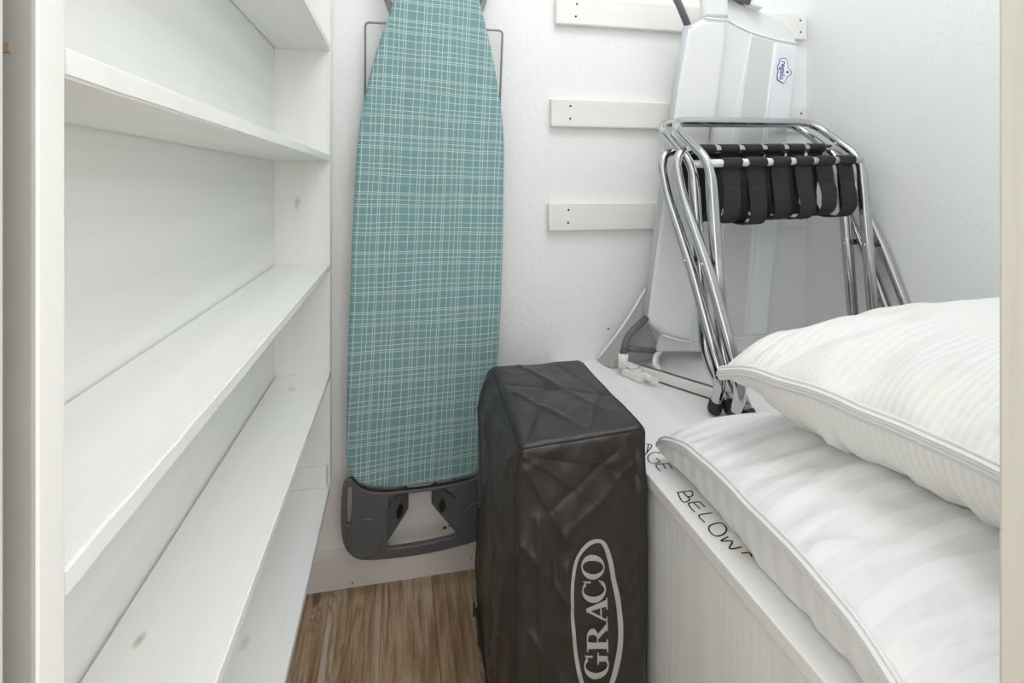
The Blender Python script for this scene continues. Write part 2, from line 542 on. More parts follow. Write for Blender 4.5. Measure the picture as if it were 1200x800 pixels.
for i, (u, vv, sz) in enumerate([(548, 638, .003), (556, 645, .0025), (553, 654, .003), (557, 640, .0022), (545, 643, .0018), (560, 650, .002),
                                 (413, 683, .003), (452, 673, .0022), (388, 688, .002)]):
    chip(u, vv, YB - 0.011, sz, 'chip_brown' if i < 7 else 'chip_tan', base_back, 40 + i)

# ================================================================== SHELF UNIT
SX, SB = -0.165, -0.291
su = root('shelf_unit', (-0.228, 0.83, 0.25), 'white painted built-in wooden shelf unit with long shallow shelves along the left wall', 'shelf unit')
ytop = 2.1
box('side_panel', (SB - 0.012, 0.287, 0.25), (SX, 0.309, ytop), 'side_paint', su, 0.0018)
box('side_panel', (SB - 0.012, 1.350, 0.262), (SX + 0.001, 1.370, ytop), 'side_paint', su, 0.0012)
box('back_panel', (SB - 0.012, 0.3095, 0.25), (SB, 1.3495, ytop), 'back_paint', su, 0)
for zt, th in ((1.60, 0.018), (1.340, 0.018), (1.0695, 0.016), (0.805, 0.0155), (0.541, 0.016), (0.271, 0.018)):
    # board with a slightly chipped front edge
    gap = 0.0042 if zt < 0.6 else 0.0028
    bm = bmesh.new(); bmesh.ops.create_cube(bm, size=1)
    for vtx in bm.verts:
        vtx.co = Vector(((SB + gap + SX) / 2 + vtx.co.x * (SX - SB - gap), 0.8295 + vtx.co.y * 1.0395, zt - th / 2 + vtx.co.z * th))
    bmesh.ops.subdivide_edges(bm, edges=[e for e in bm.edges if abs(e.verts[0].co.y - e.verts[1].co.y) > 0.5], cuts=60)
    long_e = [e for e in bm.edges if all(abs(q.co.x - SX) < 1e-4 for q in e.verts) and abs(e.verts[0].co.z - e.verts[1].co.z) < 1e-5]
    bmesh.ops.bevel(bm, geom=long_e, offset=0.0018, segments=2, affect='EDGES')
    for vtx in bm.verts:
        if vtx.co.x > SX - 0.004:
            vtx.co.x += 0.0008 * noise.noise(vtx.co * 30); vtx.co.z += 0.0006 * noise.noise(vtx.co * 18 + Vector((3, 1, 2)))
    bm_obj('shelf', bm, 'shelf_paint', su)
p = PY(360, 545, 1.35)
box('cleat', (SB + 0.001, 1.333, 0.2715), (SX - 0.006, 1.3498, 0.318), 'side_paint', su, 0.002)
box('shade_strip', (SB - 0.012, 0.2848, 0.25), (SX - 0.0005, 0.2869, ytop), 'shade_grey', su, 0.0006)  # added facing, its grey paints shade onto the panel's door-side end
box('strike_plate', (JL - 0.0115, 0.2835, PY(7, 62, .285).z), (JL - 0.007, 0.2852, PY(7, 50, .285).z), 'chip_tan', su, 0.0005)

# ================================================================== WALL BATTENS
for (u0, z0, lab) in ((640, 1.427, 'topmost whitewashed wooden batten screwed across the back wall, upper edge of the picture'),
                      (634, 1.152, 'middle whitewashed wooden batten on the back wall, level with the chrome rack tops'),
                      (631, 0.873, 'lowest whitewashed wooden batten on the back wall, behind the chrome rack legs')):
    xa = PY(u0 + 12, 200, 1.356).x
    b = root('wall_batten', (xa + 0.3, YB, z0), lab, 'batten', 'wooden battens on the back wall')
    box('board', (xa, 1.356, z0), (1.186, YB - 0.0002, z0 + 0.075), 'batten_paint', b, 0.0035)
    for xs in (xa + 0.055, xa + 0.055 + 0.42, 1.165):
        for dz in (0.022, 0.056):
            bm = bmesh.new()
            bmesh.ops.create_cone(bm, cap_ends=True, segments=12, radius1=0.0032, radius2=0.0026, depth=0.002)
            bmesh.ops.rotate(bm, verts=bm.verts, cent=(0, 0, 0), matrix=Matrix.Rotation(R(90), 3, 'X'))
            bmesh.ops.translate(bm, verts=bm.verts, vec=(xs + random.uniform(-.003, .003), 1.3557, z0 + dz))
            bm_obj('screw', bm, 'screw_dark', b)

# ================================================================== STORAGE BENCH
LZ = 0.516
LX = 0.404
sbn = root('storage_bench', (0.8, 0.82, 0), 'white painted wooden storage bench with handwritten lid along the right wall', 'storage bench')
box('front_panel', (LX + 0.008, YF + 0.002, 0.0), (LX + 0.026, YB - 0.001, LZ - 0.0205), 'bench_front_paint', sbn, 0.001)
lid = box('lid', (LX, YF + 0.002, LZ - 0.020), (XR - 0.001, YB - 0.001, LZ), 'bench_paint', sbn, 0.002)
# handwriting, drawn stroke by stroke on the lid (flat ink ribbons)
strokes = [
    # A (right half peeks past the bag), G, E
    [(756, 520), (764, 522), (756, 533)], [(760, 521), (758, 530)],
    [(774, 531), (767, 530), (760, 534), (760, 540), (766, 543), (773, 541), (769, 537)],
    [(784, 543), (769, 545), (774, 552)], [(777, 544), (780, 549)], [(784, 543), (788, 549)],
    # B
    [(794, 577), (810, 575)], [(810, 575), (812, 580), (806, 582), (801, 577)], [(806, 582), (808, 586), (800, 588), (794, 577)],
    # E
    [(820, 588), (807, 590), (814, 600)], [(813, 589), (820, 596)], [(820, 588), (826, 594)],
    # L
    [(834, 601), (819, 604), (826, 612)],
    # O
    [(846, 613), (840, 613), (832, 616), (831, 621), (836, 627), (843, 628), (850, 624), (851, 618), (846, 613)],
    # W
    [(853, 629), (845, 634), (858, 634), (855, 643), (869, 641)], [(869, 648), (878, 648), (881, 652)],
]
LETTERS = [(0, 2), (2, 3), (3, 6), (6, 9), (9, 12), (12, 13), (13, 14), (14, 16)]
ink = None
for si, st in enumerate(strokes):
    if si in [a for a, b in LETTERS]:
        if ink: bm_obj('ink_letter', ink, 'marker_ink', lid)
        ink = bmesh.new()
    pw = [PZ(u, v, LZ) for u, v in st]
    if len(pw) > 2: pw = catmull(pw, 5)
    wdt = 0.0011
    for a, b_ in zip(pw[:-1], pw[1:]):
        d = (b_ - a)
        if d.length < 1e-6: continue
        nn = Vector((-d.y, d.x, 0)).normalized() * wdt
        e = d.normalized() * wdt * 0.5
        up = Vector((0, 0, 0.0004))
        ink.faces.new([ink.verts.new(q + up) for q in (a - e - nn, b_ + e - nn, b_ + e + nn, a - e + nn)])
bm_obj('ink_letter', ink, 'marker_ink', lid)
box('rear_cleat', (LX + 0.04, YB - 0.02, LZ - 0.06), (XR - 0.01, YB - 0.001, LZ - 0.021), 'bench_front_paint', sbn, 0.001)

# ================================================================== IRONING BOARD
IB = root('ironing_board', (0.1, 1.36, 0.27), 'ironing board with teal plaid cover hanging nose up on the back wall', 'ironing board')
YI = 1.292
cov_px = [(461, 0), (452, 26), (441, 58), (430, 100), (424, 130), (419, 165), (415, 220), (412, 280), (409, 360), (407, 440), (405.5, 520), (406, 540),
          (410, 556), (418, 566), (430, 571), (446, 573), (480, 571), (520, 566), (550, 559), (562, 553), (571, 543), (575, 520), (580, 470), (585, 410), (588.5, 340),
          (590.5, 260), (591.5, 190), (590.5, 150), (586, 112), (578, 65), (569, 25), (562, 0),
          (554, -28), (541, -55), (524, -68), (507, -69), (490, -58), (474, -32)]
P3 = [PY(u, v, YI) for u, v in cov_px]
out = [(q.x, q.z) for q in catmull([Vector((p.x, p.z, 0)) for p in P3], 4, True)] if False else None
cat = catmull([Vector((p.x, p.z, 0)) for p in P3], 4, True)
cover_outline = [(q.x, q.y) for q in cat]
pad('cover', cover_outline, YI, 0.030, 'plaid_cover', IB, rnd=0.011)
# board pan under the cover
pan = offset_poly([Vector(p) for p in (cover_outline if sum(cover_outline[i - 1][0] * cover_outline[i][1] - cover_outline[i][0] * cover_outline[i - 1][1] for i in range(len(cover_outline))) > 0 else cover_outline[::-1])], 0.012)
pad('board_pan', [(q.x, q.y) for q in pan], YI + 0.0305, 0.006, 'wire_grey', IB, rnd=0.001)

# plastic end piece with grips and cut-outs
def ppx(lst, n=0):
    pts = [PY(u, v, YI + 0.012) for u, v in lst]
    if n: return [(q.x, q.y) for q in catmull([Vector((p.x, p.z, 0)) for p in pts], n, True)]
    return [(p.x, p.z) for p in pts]
tail_out = [(404, 566), (411, 561), (418, 568), (428, 574), (446, 577), (482, 574), (520, 569), (551, 562), (565, 555), (573, 546), (582, 545), (586, 553),
            (585, 585), (581, 608), (572, 622), (558, 631), (535, 638), (500, 646), (465, 651), (435, 653.5), (419, 652), (408, 643), (402.5, 628), (401, 600), (402, 578)]
slot_l = [(406, 573), (410.5, 568), (414.5, 572), (412.5, 611), (409, 614.5), (405, 611)]
slot_r = [(578, 552), (581.5, 550), (582.5, 555), (580, 590), (576.5, 592), (575.5, 588)]
mid = [(454, 581), (457, 578), (507, 572.5), (531, 568.5), (534, 570), (534, 626), (531, 629), (500, 636), (470, 641), (454, 642.5), (453, 640)]
def place_tail(co): return Vector((co.x, YI + 0.014 - co.z, co.y))
tray = flat_curve_mesh('end_tray', [ppx(tail_out, 3), ppx(slot_l, 2), ppx(slot_r, 2), ppx(mid)], 'plastic_grey', 0.005, 0.0026, place_tail, IB)
for fl in ([(455, 593), (476, 578), (478, 581), (478, 602), (472, 611), (455, 632)], [(533, 585), (511, 573), (507.5, 577), (507.5, 597), (512, 602), (533, 621)]):
    o = flat_curve_mesh('bracket', [ppx(fl)], 'plastic_grey', 0.003, 0.0018, place_tail, tray)
    side = -1 if fl[0][0] < 500 else 1
    hinge = PY(fl[0][0], 600, YI).x
    for vtx in o.data.vertices:                       # flange folded back towards the wall
        d = abs(vtx.co.x - hinge); vtx.co.y += d * 0.55
for (u, v_) in ((468.5, 601), (518.5, 594.5)):
    c0 = PY(u, v_, YI + 0.016)
    ring = [(c0.x + 0.0088 * math.cos(a) * 0.9, c0.z + 0.0165 * math.sin(a) + 0.004 * math.cos(a)) for a in [2 * math.pi * i / 20 for i in range(20)]]
    hx = PY(455 if u < 500 else 533, 600, YI).x
    o = flat_curve_mesh('bolt_hole', [ring], 'plastic_black', 0.0012, 0.0, lambda co: Vector((co.x, YI + 0.0082 - co.z, co.y)), tray)
    for vtx in o.data.vertices: vtx.co.y += abs(vtx.co.x - hx) * 0.55
for (u, v_) in ((428, 629.5), (560, 609.5)):
    c0 = PY(u, v_, YI + 0.007)
    pts = [Vector((c0.x + 0.042 * math.cos(a), YI + 0.0063, c0.z + 0.044 * math.sin(a) * 0.98)) for a in [2 * math.pi * i / 40 for i in range(40)]]
    tube('foot_pad_ring', pts, 0.0023, 'plastic_grey', tray, 8, closed=True)
    disc = [(c0.x + 0.0405 * math.cos(a), c0.z + 0.0425 * math.sin(a)) for a in [2 * math.pi * i / 40 for i in range(40)]]
    flat_curve_mesh('foot_pad', [disc], 'plastic_grey', 0.0006, 0.0006, lambda co: Vector((co.x, YI + 0.0062 - co.z, co.y)), tray)
# wire rest behind the board and folded leg tubes
YW = 1.352
wp = [PY(427, 330, YW), PY(428, 26, YW), PY(589, 40.5, YW), PY(578, 330, YW)]
wp[2].z = wp[1].z
tube('wire_rest', fillet(wp, 0.012, 6), 0.0027, 'wire_grey', IB, 10)
for ua, ub in ((446, 476), (574, 546)):
    tube('leg', [PY(ua, -22, YW - 0.012), PY(ub, 60, YW - 0.012), PY(ub + (6 if ua < 500 else -14), 560, YW - 0.012)], 0.0085, 'wire_grey', IB, 12)
tube('leg_foot', [PY(446, -22, YW - 0.012) + Vector((-0.01, 0, 0)), PY(574, -22, YW - 0.012) + Vector((0.01, 0, 0))], 0.0085, 'wire_grey', IB, 12)
box('wall_hook', (0.115, 1.33, 1.615), (0.155, 1.3749, 1.66), 'plastic_white', IB, 0.004)

# ================================================================== TRAVEL COT BAG
BX0, BX1, BY0, BY1, BZ1 = 0.172, 0.398, 0.800, 1.140, 0.604
bag = root('travel_bag', ((BX0 + BX1) / 2, (BY0 + BY1) / 2, 0), 'tall dark brown nylon travel cot bag with silver oval logo standing on the floor', 'bag')
blo, bhi = Vector((BX0, BY0, 0.0)), Vector((BX1, BY1, BZ1))
creases = [  # (x0,z0,x1,z1,amp,width) folds pressed into the front
    (0.185, 0.585, 0.315, 0.49, 0.0030, 0.006), (0.20, 0.578, 0.39, 0.52, -0.0026, 0.010), (0.19, 0.56, 0.26, 0.44, 0.0028, 0.007),
    (0.23, 0.49, 0.34, 0.565, -0.0026, 0.006), (0.25, 0.45, 0.385, 0.555, 0.0022, 0.008), (0.21, 0.48, 0.222, 0.12, 0.0034, 0.007),
    (0.235, 0.46, 0.25, 0.10, -0.0030, 0.009), (0.255, 0.40, 0.285, 0.08, 0.0026, 0.010), (0.375, 0.57, 0.385, 0.25, -0.0026, 0.008),
    (0.31, 0.575, 0.375, 0.47, -0.0022, 0.006), (0.187, 0.44, 0.26, 0.34, 0.0028, 0.007), (0.345, 0.42, 0.385, 0.18, 0.0022, 0.010),
    (0.20, 0.30, 0.26, 0.20, 0.0026, 0.008), (0.36, 0.585, 0.39, 0.50, 0.0024, 0.006)]
creases_left = [(0.82, 0.57, 0.90, 0.30, 0.005, 0.010), (0.84, 0.52, 0.95, 0.15, -0.005, 0.012), (1.10, 0.58, 0.98, 0.42, 0.004, 0.012),
                (0.83, 0.35, 0.88, 0.05, 0.005, 0.012), (0.95, 0.45, 1.02, 0.10, 0.006, 0.014), (1.0, 0.57, 0.86, 0.44, 0.004, 0.010)]
creases_top = [(0.19, 0.82, 0.27, 1.00, -0.0022, 0.008), (0.24, 1.12, 0.34, 0.88, 0.0026, 0.008), (0.20, 1.02, 0.38, 0.94, -0.0022, 0.008),
               (0.30, 0.82, 0.37, 0.96, 0.0020, 0.007), (0.20, 0.98, 0.29, 0.83, 0.0022, 0.006), (0.33, 1.10, 0.385, 0.88, -0.0020, 0.007)]
def segd(px, py, c):
    ax, ay, bx, by = c[:4]; dx, dy = bx - ax, by - ay
    t = max(0, min(1, ((px - ax) * dx + (py - ay) * dy) / (dx * dx + dy * dy)))
    return math.hypot(px - ax - t * dx, py - ay - t * dy)
def crease(px, py, lst):
    h = 0
    for c in lst:
        d = segd(px, py, c)
        if d < c[5] * 3: h += 1.7 * c[4] * math.exp(-1.2 * d / c[5])
    return h
def bagmap(p):
    r = 0.016
    q = Vector(tuple(min(max(p[i], blo[i] + r), bhi[i] - r) for i in range(3)))
    d = p - q
    n = d.normalized() if d.length > 1e-9 else Vector((0, 0, 0))
    w = q + n * r
    s = (p.x - blo.x) / (bhi.x - blo.x); t = (p.y - blo.y) / (bhi.y - blo.y); z = p.z / bhi.z
    e = lambda a: 4 * a * (1 - a)
    rr = lambda p_, k_: (1 - abs(noise.noise(p_ * k_)))
    da = Vector((p.x * 0.8 + p.z * 0.5, p.y, p.z * 0.8 - p.x * 0.5)); db = Vector((p.x * 0.9 - p.z * 0.5, p.y + 3, p.z * 0.5 + p.x * 0.3))
    wr = 0.005 * noise.noise(p * 6 + Vector((2, 0, 0))) + 0.0050 * (rr(Vector((da.x * 0.7, da.y, da.z * 2.0)), 9) - 0.8) + 0.0042 * (rr(Vector((db.x * 2.2, db.y, db.z * 0.8)), 11) - 0.8)
    vert = 0.004 * noise.noise(Vector((p.x * 26, p.y * 26, p.z * 2.6))) * max(0, 1.1 - z)
    amp = 0.0
    if n.y < -0.5: amp = 0.010 * e(s) * e(z) ** 0.5 + crease(p.x, p.z, creases)
    if n.x < -0.5: amp = 0.020 * e(t) * e(z) ** 0.6 + crease(p.y, p.z, creases_left) + vert
    if n.x > 0.5: amp = 0.002
    if n.z > 0.5: amp = 0.004 * e(s) * e(t) + crease(p.x, p.y, creases_top); wr *= 0.7
    if n.z < -0.5: amp = 0; wr = 0
    fade = min(1, p.z / 0.06)
    w = w + n * (amp + wr + vert * 0.6) * fade
    # near left top corner sags, rear corner is rounder
    if z > 0.9:
        k_ = (z - 0.9) / 0.1
        w.z -= k_ * 0.014 * (1 - s) * (1 - t) ** 2
        w.x += k_ * 0.020 * (1 - s) * (0.35 + 0.65 * t)
        w.x += k_ * 0.006 * s * t
    return w
def grid_box(lo, hi, cell, fn):
    bm = bmesh.new(); cache = {}
    nx, ny, nz = (max(2, int((hi[i] - lo[i]) / cell)) for i in range(3))
    def gv(i, j, k_):
        key = (i, j, k_)
        if key not in cache:
            p = Vector((lo[0] + (hi[0] - lo[0]) * i / nx, lo[1] + (hi[1] - lo[1]) * j / ny, lo[2] + (hi[2] - lo[2]) * k_ / nz))
            cache[key] = bm.verts.new(fn(p))
        return cache[key]
    for i in range(nx):
        for j in range(ny):
            for k_ in (0, nz): bm.faces.new((gv(i, j, k_), gv(i + 1, j, k_), gv(i + 1, j + 1, k_), gv(i, j + 1, k_)))
    for i in range(nx):
        for k_ in range(nz):
            for j in (0, ny): bm.faces.new((gv(i, j, k_), gv(i + 1, j, k_), gv(i + 1, j, k_ + 1), gv(i, j, k_ + 1)))
    for j in range(ny):
        for k_ in range(nz):
            for i in (0, nx): bm.faces.new((gv(i, j, k_), gv(i, j + 1, k_), gv(i, j + 1, k_ + 1), gv(i, j, k_ + 1)))
    bmesh.ops.recalc_face_normals(bm, faces=bm.faces)
    return bm
bmb = grid_box(blo, bhi, 0.0032, bagmap)
bag_bvh = BVHTree.FromBMesh(bmb)
bag_body = bm_obj('body', bmb, 'bag_nylon', bag, smooth=True)
def on_front(x, z, off=0.0012):
    h = bag_bvh.ray_cast(Vector((x, 0.5, z)), Vector((0, 1, 0)))
    return Vector((x, (h[0].y if h[0] else BY0) - off, z))
def rim(p): return bagmap(p)
rp = []
for i in range(40): rp.append(bagmap(Vector((BX0 + (BX1 - BX0) * i / 40, BY0, BZ1))))
for i in range(40): rp.append(bagmap(Vector((BX1, BY0 + (BY1 - BY0) * i / 40, BZ1))))
for i in range(40): rp.append(bagmap(Vector((BX1 - (BX1 - BX0) * i / 40, BY1, BZ1))))
for i in range(40): rp.append(bagmap(Vector((BX0, BY1 - (BY1 - BY0) * i / 40, BZ1))))
tube('top_seam', rp, 0.0016, 'bag_seam', bag, 6, closed=True)
tube('corner_seam', [bagmap(Vector((BX0, BY0, BZ1 - 0.6 * i / 60))) for i in range(61)], 0.0013, 'bag_seam', bag, 6)
tube('corner_seam', [bagmap(Vector((BX1, BY0, BZ1 - 0.6 * i / 60))) for i in range(61)], 0.0013, 'bag_seam', bag, 6)
# side opening with mesh and zip on the left side
def on_left(y, z, off=0.0015):
    h = bag_bvh.ray_cast(Vector((-0.2, y, z)), Vector((1, 0, 0)))
    return Vector(((h[0].x if h[0] else BX0) - off, y, z))
slit = []
for i in range(21):
    t = i / 20; z = 0.36 - 0.16 * t; wdt = 0.020 * math.sin(math.pi * t) + 0.001
    slit.append((z, wdt))
v, f = [], []
for z, wdt in slit:
    yc = 1.03 - 0.1 * (0.36 - z)
    v += [on_left(yc - wdt, z, 0.003), on_left(yc + wdt, z, 0.003)]
for i in range(20): f.append((2 * i, 2 * i + 1, 2 * i + 3, 2 * i + 2))
link_mesh('mesh_insert', v, f, 'bag_mesh', bag)
tube('opening_edge', [on_left(1.03 - 0.1 * (0.36 - z) + w, z, 0.002) for z, w in slit] + [on_left(1.03 - 0.1 * (0.36 - z) - w, z, 0.002) for z, w in slit[::-1]], 0.0035, 'bag_seam', bag, 6)
tube('zip', [on_left(1.0 - 0.02 * i / 10, 0.19 - 0.017 * i, 0.001) for i in range(11)], 0.004, 'bag_seam', bag, 8)
box('zip_pull', tuple(on_left(1.0, 0.20, 0.006) - Vector((0.002, 0.004, 0.022))), tuple(on_left(1.0, 0.20, 0.006) + Vector((0.002, 0.004, 0))), 'plastic_black', bag, 0.001)

# silver printed logo: oval ring and serif capitals
def conform(polys, name, parent, mat, off=0.0013, maxe=0.004):
    bm = bmesh.new()
    for poly in polys:
        vs_ = [bm.verts.new((q[0], 0, q[1])) for q in poly]
        try: bm.faces.new(vs_)
        except ValueError: pass
    bmesh.ops.triangulate(bm, faces=list(bm.faces))
    for _ in range(5):
        le = [e for e in bm.edges if e.calc_length() > maxe]
        if not le: break
        bmesh.ops.subdivide_edges(bm, edges=le, cuts=1, use_grid_fill=False)
        bmesh.ops.triangulate(bm, faces=[fc for fc in bm.faces if len(fc.verts) > 3])
    for q in bm.verts: q.co = on_front(q.co.x, q.co.z, off)
    return bm_obj(name, bm, mat, parent, smooth=True)
def fp(u, v):
    q = PY(u, v, BY0 - 0.008); return (q.x, q.z)
ring_o = [(150, 182), (100, 200), (52, 265), (32, 345), (27, 450), (32, 560), (44, 680), (60, 770), (90, 850), (135, 885), (180, 860), (215, 800), (240, 710), (253, 620), (252, 520), (240, 430), (222, 350), (205, 265), (182, 203)]
ring_i = [(148, 198), (108, 215), (65, 270), (47, 348), (42, 450), (48, 560), (60, 675), (76, 758), (102, 830), (136, 862), (168, 840), (196, 788), (218, 703), (231, 618), (231, 522), (219, 434), (203, 357), (187, 275), (168, 216)]
def cp(l): return [Vector((660 + a / 3.64, 580 + b / 3.64, 0)) for a, b in l]
oo, ii = catmull(cp(ring_o), 5, True), catmull(cp(ring_i), 5, True)
polys = [[fp(oo[i].x, oo[i].y), fp(oo[(i + 1) % len(oo)].x, oo[(i + 1) % len(oo)].y), fp(ii[(i + 1) % len(ii)].x, ii[(i + 1) % len(ii)].y), fp(ii[i].x, ii[i].y)] for i in range(len(oo))]
conform(polys, 'logo_oval', bag_body, 'logo_silver')
def arc_ring(cx, cy, rx, ry, ix_, iy, a0, a1, n=26):
    P = []
    for i in range(n):
        a, b = R(a0 + (a1 - a0) * i / n), R(a0 + (a1 - a0) * (i + 1) / n)
        P.append([(cx + rx * math.cos(a), cy + ry * math.sin(a)), (cx + rx * math.cos(b), cy + ry * math.sin(b)),
                  (cx + ix_ * math.cos(b), cy + iy * math.sin(b)), (cx + ix_ * math.cos(a), cy + iy * math.sin(a))])
    return P
rect = lambda a, b, c_, d: [(a, b), (c_, b), (c_, d), (a, d)]
LET = {
    'O': (arc_ring(0.5, 0.5, 0.5, 0.52, 0.27, 0.46, 0, 360, 36)),
    'C': (arc_ring(0.52, 0.5, 0.52, 0.52, 0.27, 0.455, 48, 318) + [[(0.80, 0.66), (0.90, 0.66), (0.90, 1.0), (0.82, 0.93)], [(0.70, 0.07), (0.87, 0.18), (0.95, 0.30), (0.90, 0.32), (0.72, 0.14)]]),
    'G': (arc_ring(0.50, 0.5, 0.50, 0.52, 0.26, 0.455, 48, 300) + [rect(0.66, 0.04, 0.86, 0.42), rect(0.55, 0.40, 0.97, 0.46), [(0.78, 0.66), (0.87, 0.66), (0.87, 1.0), (0.80, 0.93)]]),
    'R': ([rect(0.10, 0.0, 0.32, 1.0), rect(0.0, 0.0, 0.42, 0.06), rect(0.0, 0.94, 0.5, 1.0)] + arc_ring(0.48, 0.735, 0.33, 0.265, 0.10, 0.205, -90, 90, 16)
          + [rect(0.3, 0.47, 0.5, 0.53), [(0.40, 0.50), (0.62, 0.50), (0.98, 0.05), (0.74, 0.05)], rect(0.70, 0.0, 1.04, 0.06)]),
    'A': ([[(0.44, 1.0), (0.60, 1.0), (0.95, 0.04), (0.70, 0.04)], [(0.46, 0.98), (0.52, 0.86), (0.20, 0.04), (0.11, 0.04)], rect(0.24, 0.28, 0.72, 0.34), rect(0.0, 0.0, 0.32, 0.055), rect(0.60, 0.0, 1.04, 0.055)]),
}
#           letter: (v_start, v_end, u_base, u_top)
for ch, (va, vb, ub, ut) in {'G': (794, 762, 712.5, 684), 'R': (762, 729, 712, 687.5), 'A': (730, 701, 711.5, 687), 'C': (706, 676, 709.5, 682), 'O': (677, 648, 707, 681)}.items():
    polys = []
    for pl in LET[ch]:
        polys.append([fp(ub + (ut - ub) * b, va + (vb - va) * a) for a, b in pl])
    conform(polys, 'logo_letter', bag_body, 'logo_silver', 0.0013)

# ================================================================== FOLDED MESH BED RAIL
GR = root('bed_rail', (0.72, 1.31, LZ), 'folded white mesh bed rail with grey tube frame leaning upright on the back wall', 'bed rail')
def px2(lst, y): return [(PY(u, v, y).x, PY(u, v, y).z) for u, v in lst]
def dens(lst, n=4):
    out = []
    for i in range(len(lst)):
        a, b = lst[i], lst[(i + 1) % len(lst)]
        for j in range(n): out.append((a[0] + (b[0] - a[0]) * j / n, a[1] + (b[1] - a[1]) * j / n))
    return out
Y1, Y2 = 1.255, 1.300
front = [(806, 32), (826, 21), (853, 23), (852, 55), (846, 100), (838, 155), (831, 230), (824, 310), (815, 380), (811, 400), (793, 397), (776, 392), (763, 380), (758, 372), (768, 295), (782, 190), (794, 100)]
pad('front_panel', px2(dens(front, 2), Y1), Y1, 0.032, 'gate_cloth', GR, rnd=0.015)
pad('sleeve_top', px2([(823, -25), (846, -25), (855, -5), (856, 19), (826, 18)], Y1), Y1 + 0.004, 0.022, 'gate_cloth', GR, rnd=0.009)
pad('lower_tab', px2([(776, 394), (812, 402), (808, 409), (802, 413), (771, 413)], Y1), Y1 + 0.008, 0.012, 'gate_mesh', GR, rnd=0.004)
rear = [(848, -30), (866, -2), (884, 6), (905, 15), (922, 23), (931, 33), (935, 48), (931, 95), (926, 140), (918, 205), (910, 275), (903, 340), (898, 392), (896, 416), (850, 415), (800, 413), (798, 380), (806, 300), (816, 200), (828, 100), (836, 30)]
pad('rear_panel', px2(dens(rear, 2), Y2), Y2, 0.030, 'gate_cloth', GR, rnd=0.013)
def lerp_strip(name, top, bot, mat, y, th):
    pts = [top[0], top[1], bot[1], bot[0]]
    return pad(name, px2(dens(pts, 4), y), y, th, mat, GR, rnd=th * 0.45)
lerp_strip('mesh_panel', [(881, 42), (906, 49)], [(833, 394), (868, 395)], 'gate_mesh', Y2 - 0.0014, 0.003)
strip = lerp_strip('logo_strip', [(910, 52), (934, 54)], [(876, 393), (899, 391)], 'gate_strip', Y2 - 0.005, 0.008)
def seam(pts, y, r=0.0022, mat='seam_white', nm='seam'):
    tube(nm, [PY(u, v, y) for u, v in pts], r, mat, GR, 8)
seam([(881, 38), (862, 135), (834, 390)], Y2 - 0.001)
seam([(909, 50), (897, 140), (870, 393)], Y2 - 0.001, 0.0026)
seam([(853, 24), (866, 31), (881, 38), (908, 46), (934, 51)], Y2 - 0.001, 0.0030)
seam([(812, 400), (840, 398), (870, 396), (898, 393)], Y2 - 0.001, 0.0030)
seam([(826, 21), (852, 23.5)], Y1 - 0.0005, 0.0030)
seam([(776, 392.5), (793, 397.5), (811, 400.5)], Y1 - 0.0005, 0.0026)
seam([(897, 394), (896, 414)], Y2 - 0.001, 0.0022)
# grey sleeve along the left tube and the tube itself
tube('tube_sleeve', [PY(u, v, Y1 + 0.016) for u, v in ((806, 32), (794, 100), (782, 190), (768, 295), (758.5, 371))], 0.0125, 'sleeve_grey', GR, 14)
tube('frame_tube', fillet([PY(779, -25, Y1 + 0.016), PY(795, 3, Y1 + 0.016), PY(806, 30, Y1 + 0.016)], 0.02), 0.0092, 'tube_grey', GR, 14)
pe = PZ(737, 428, LZ + 0.02)
tube('frame_tube', fillet([PY(758.5, 371, Y1 + 0.014), PY(735, 394, Y1), PY(730, 416, Y1 - 0.006)], 0.022), 0.0092, 'tube_grey', GR, 14)
tube('cross_tube', [PY(733, 408, Y1 + 0.002), PY(772, 411.5, Y1 + 0.02)], 0.0078, 'tube_grey', GR, 14)
tube('frame_tube', [PY(846, -8, Y2 - 0.014), PY(880, 3, Y2 - 0.014)], 0.009, 'tube_grey', GR, 14)
# white plastic hinge on the lid, flat base bar
def oriented_box(name, a, b, w, h, mat, bev=0.002):
    d = (b - a); L = d.length; X = d.normalized(); Z = Vector((0, 0, 1)); Yv = Z.cross(X).normalized(); Z2 = X.cross(Yv)
    bm = bmesh.new(); bmesh.ops.create_cube(bm, size=1)
    for q in bm.verts: q.co = (a + b) / 2 + X * (q.co.x * L) + Yv * (q.co.y * w) + Z2 * (q.co.z * h)
    bmesh.ops.bevel(bm, geom=list(bm.edges), offset=bev, segments=2, affect='EDGES')
    return bm_obj(name, bm, mat, GR)
ba, bb = PZ(750, 434, LZ + 0.0125), PZ(858, 468, LZ + 0.0125)
oriented_box('base_bar', ba, bb, 0.014, 0.023, 'plastic_white', 0.003)
perp = Vector((-(bb - ba).y, (bb - ba).x, 0)).normalized() * 0.006
for sgn, dz in ((1, 0.0125), (-1, -0.0105)):
    oriented_box('bar_edge', ba + perp * sgn + Vector((0, 0, dz)), bb + perp * sgn + Vector((0, 0, dz)), 0.006, 0.003, 'tube_grey', 0.0006)
h0 = PZ(733, 433, LZ + 0.012); h1 = PZ(757, 443, LZ + 0.012)
oriented_box('hinge_body', h0, h1, 0.032, 0.024, 'plastic_white', 0.004)
hv = (h1 - h0).normalized()
oriented_box('hinge_plate', h0 + Vector((0, 0, 0.016)), h0 + hv * 0.035 + Vector((0, 0, 0.016)), 0.026, 0.006, 'plastic_white', 0.002)
oriented_box('hinge_latch', h1 - hv * 0.012 + Vector((0.004, -0.014, 0.004)), h1 + hv * 0.024 + Vector((0.004, -0.014, 0.004)), 0.012, 0.012, 'plastic_white', 0.003)
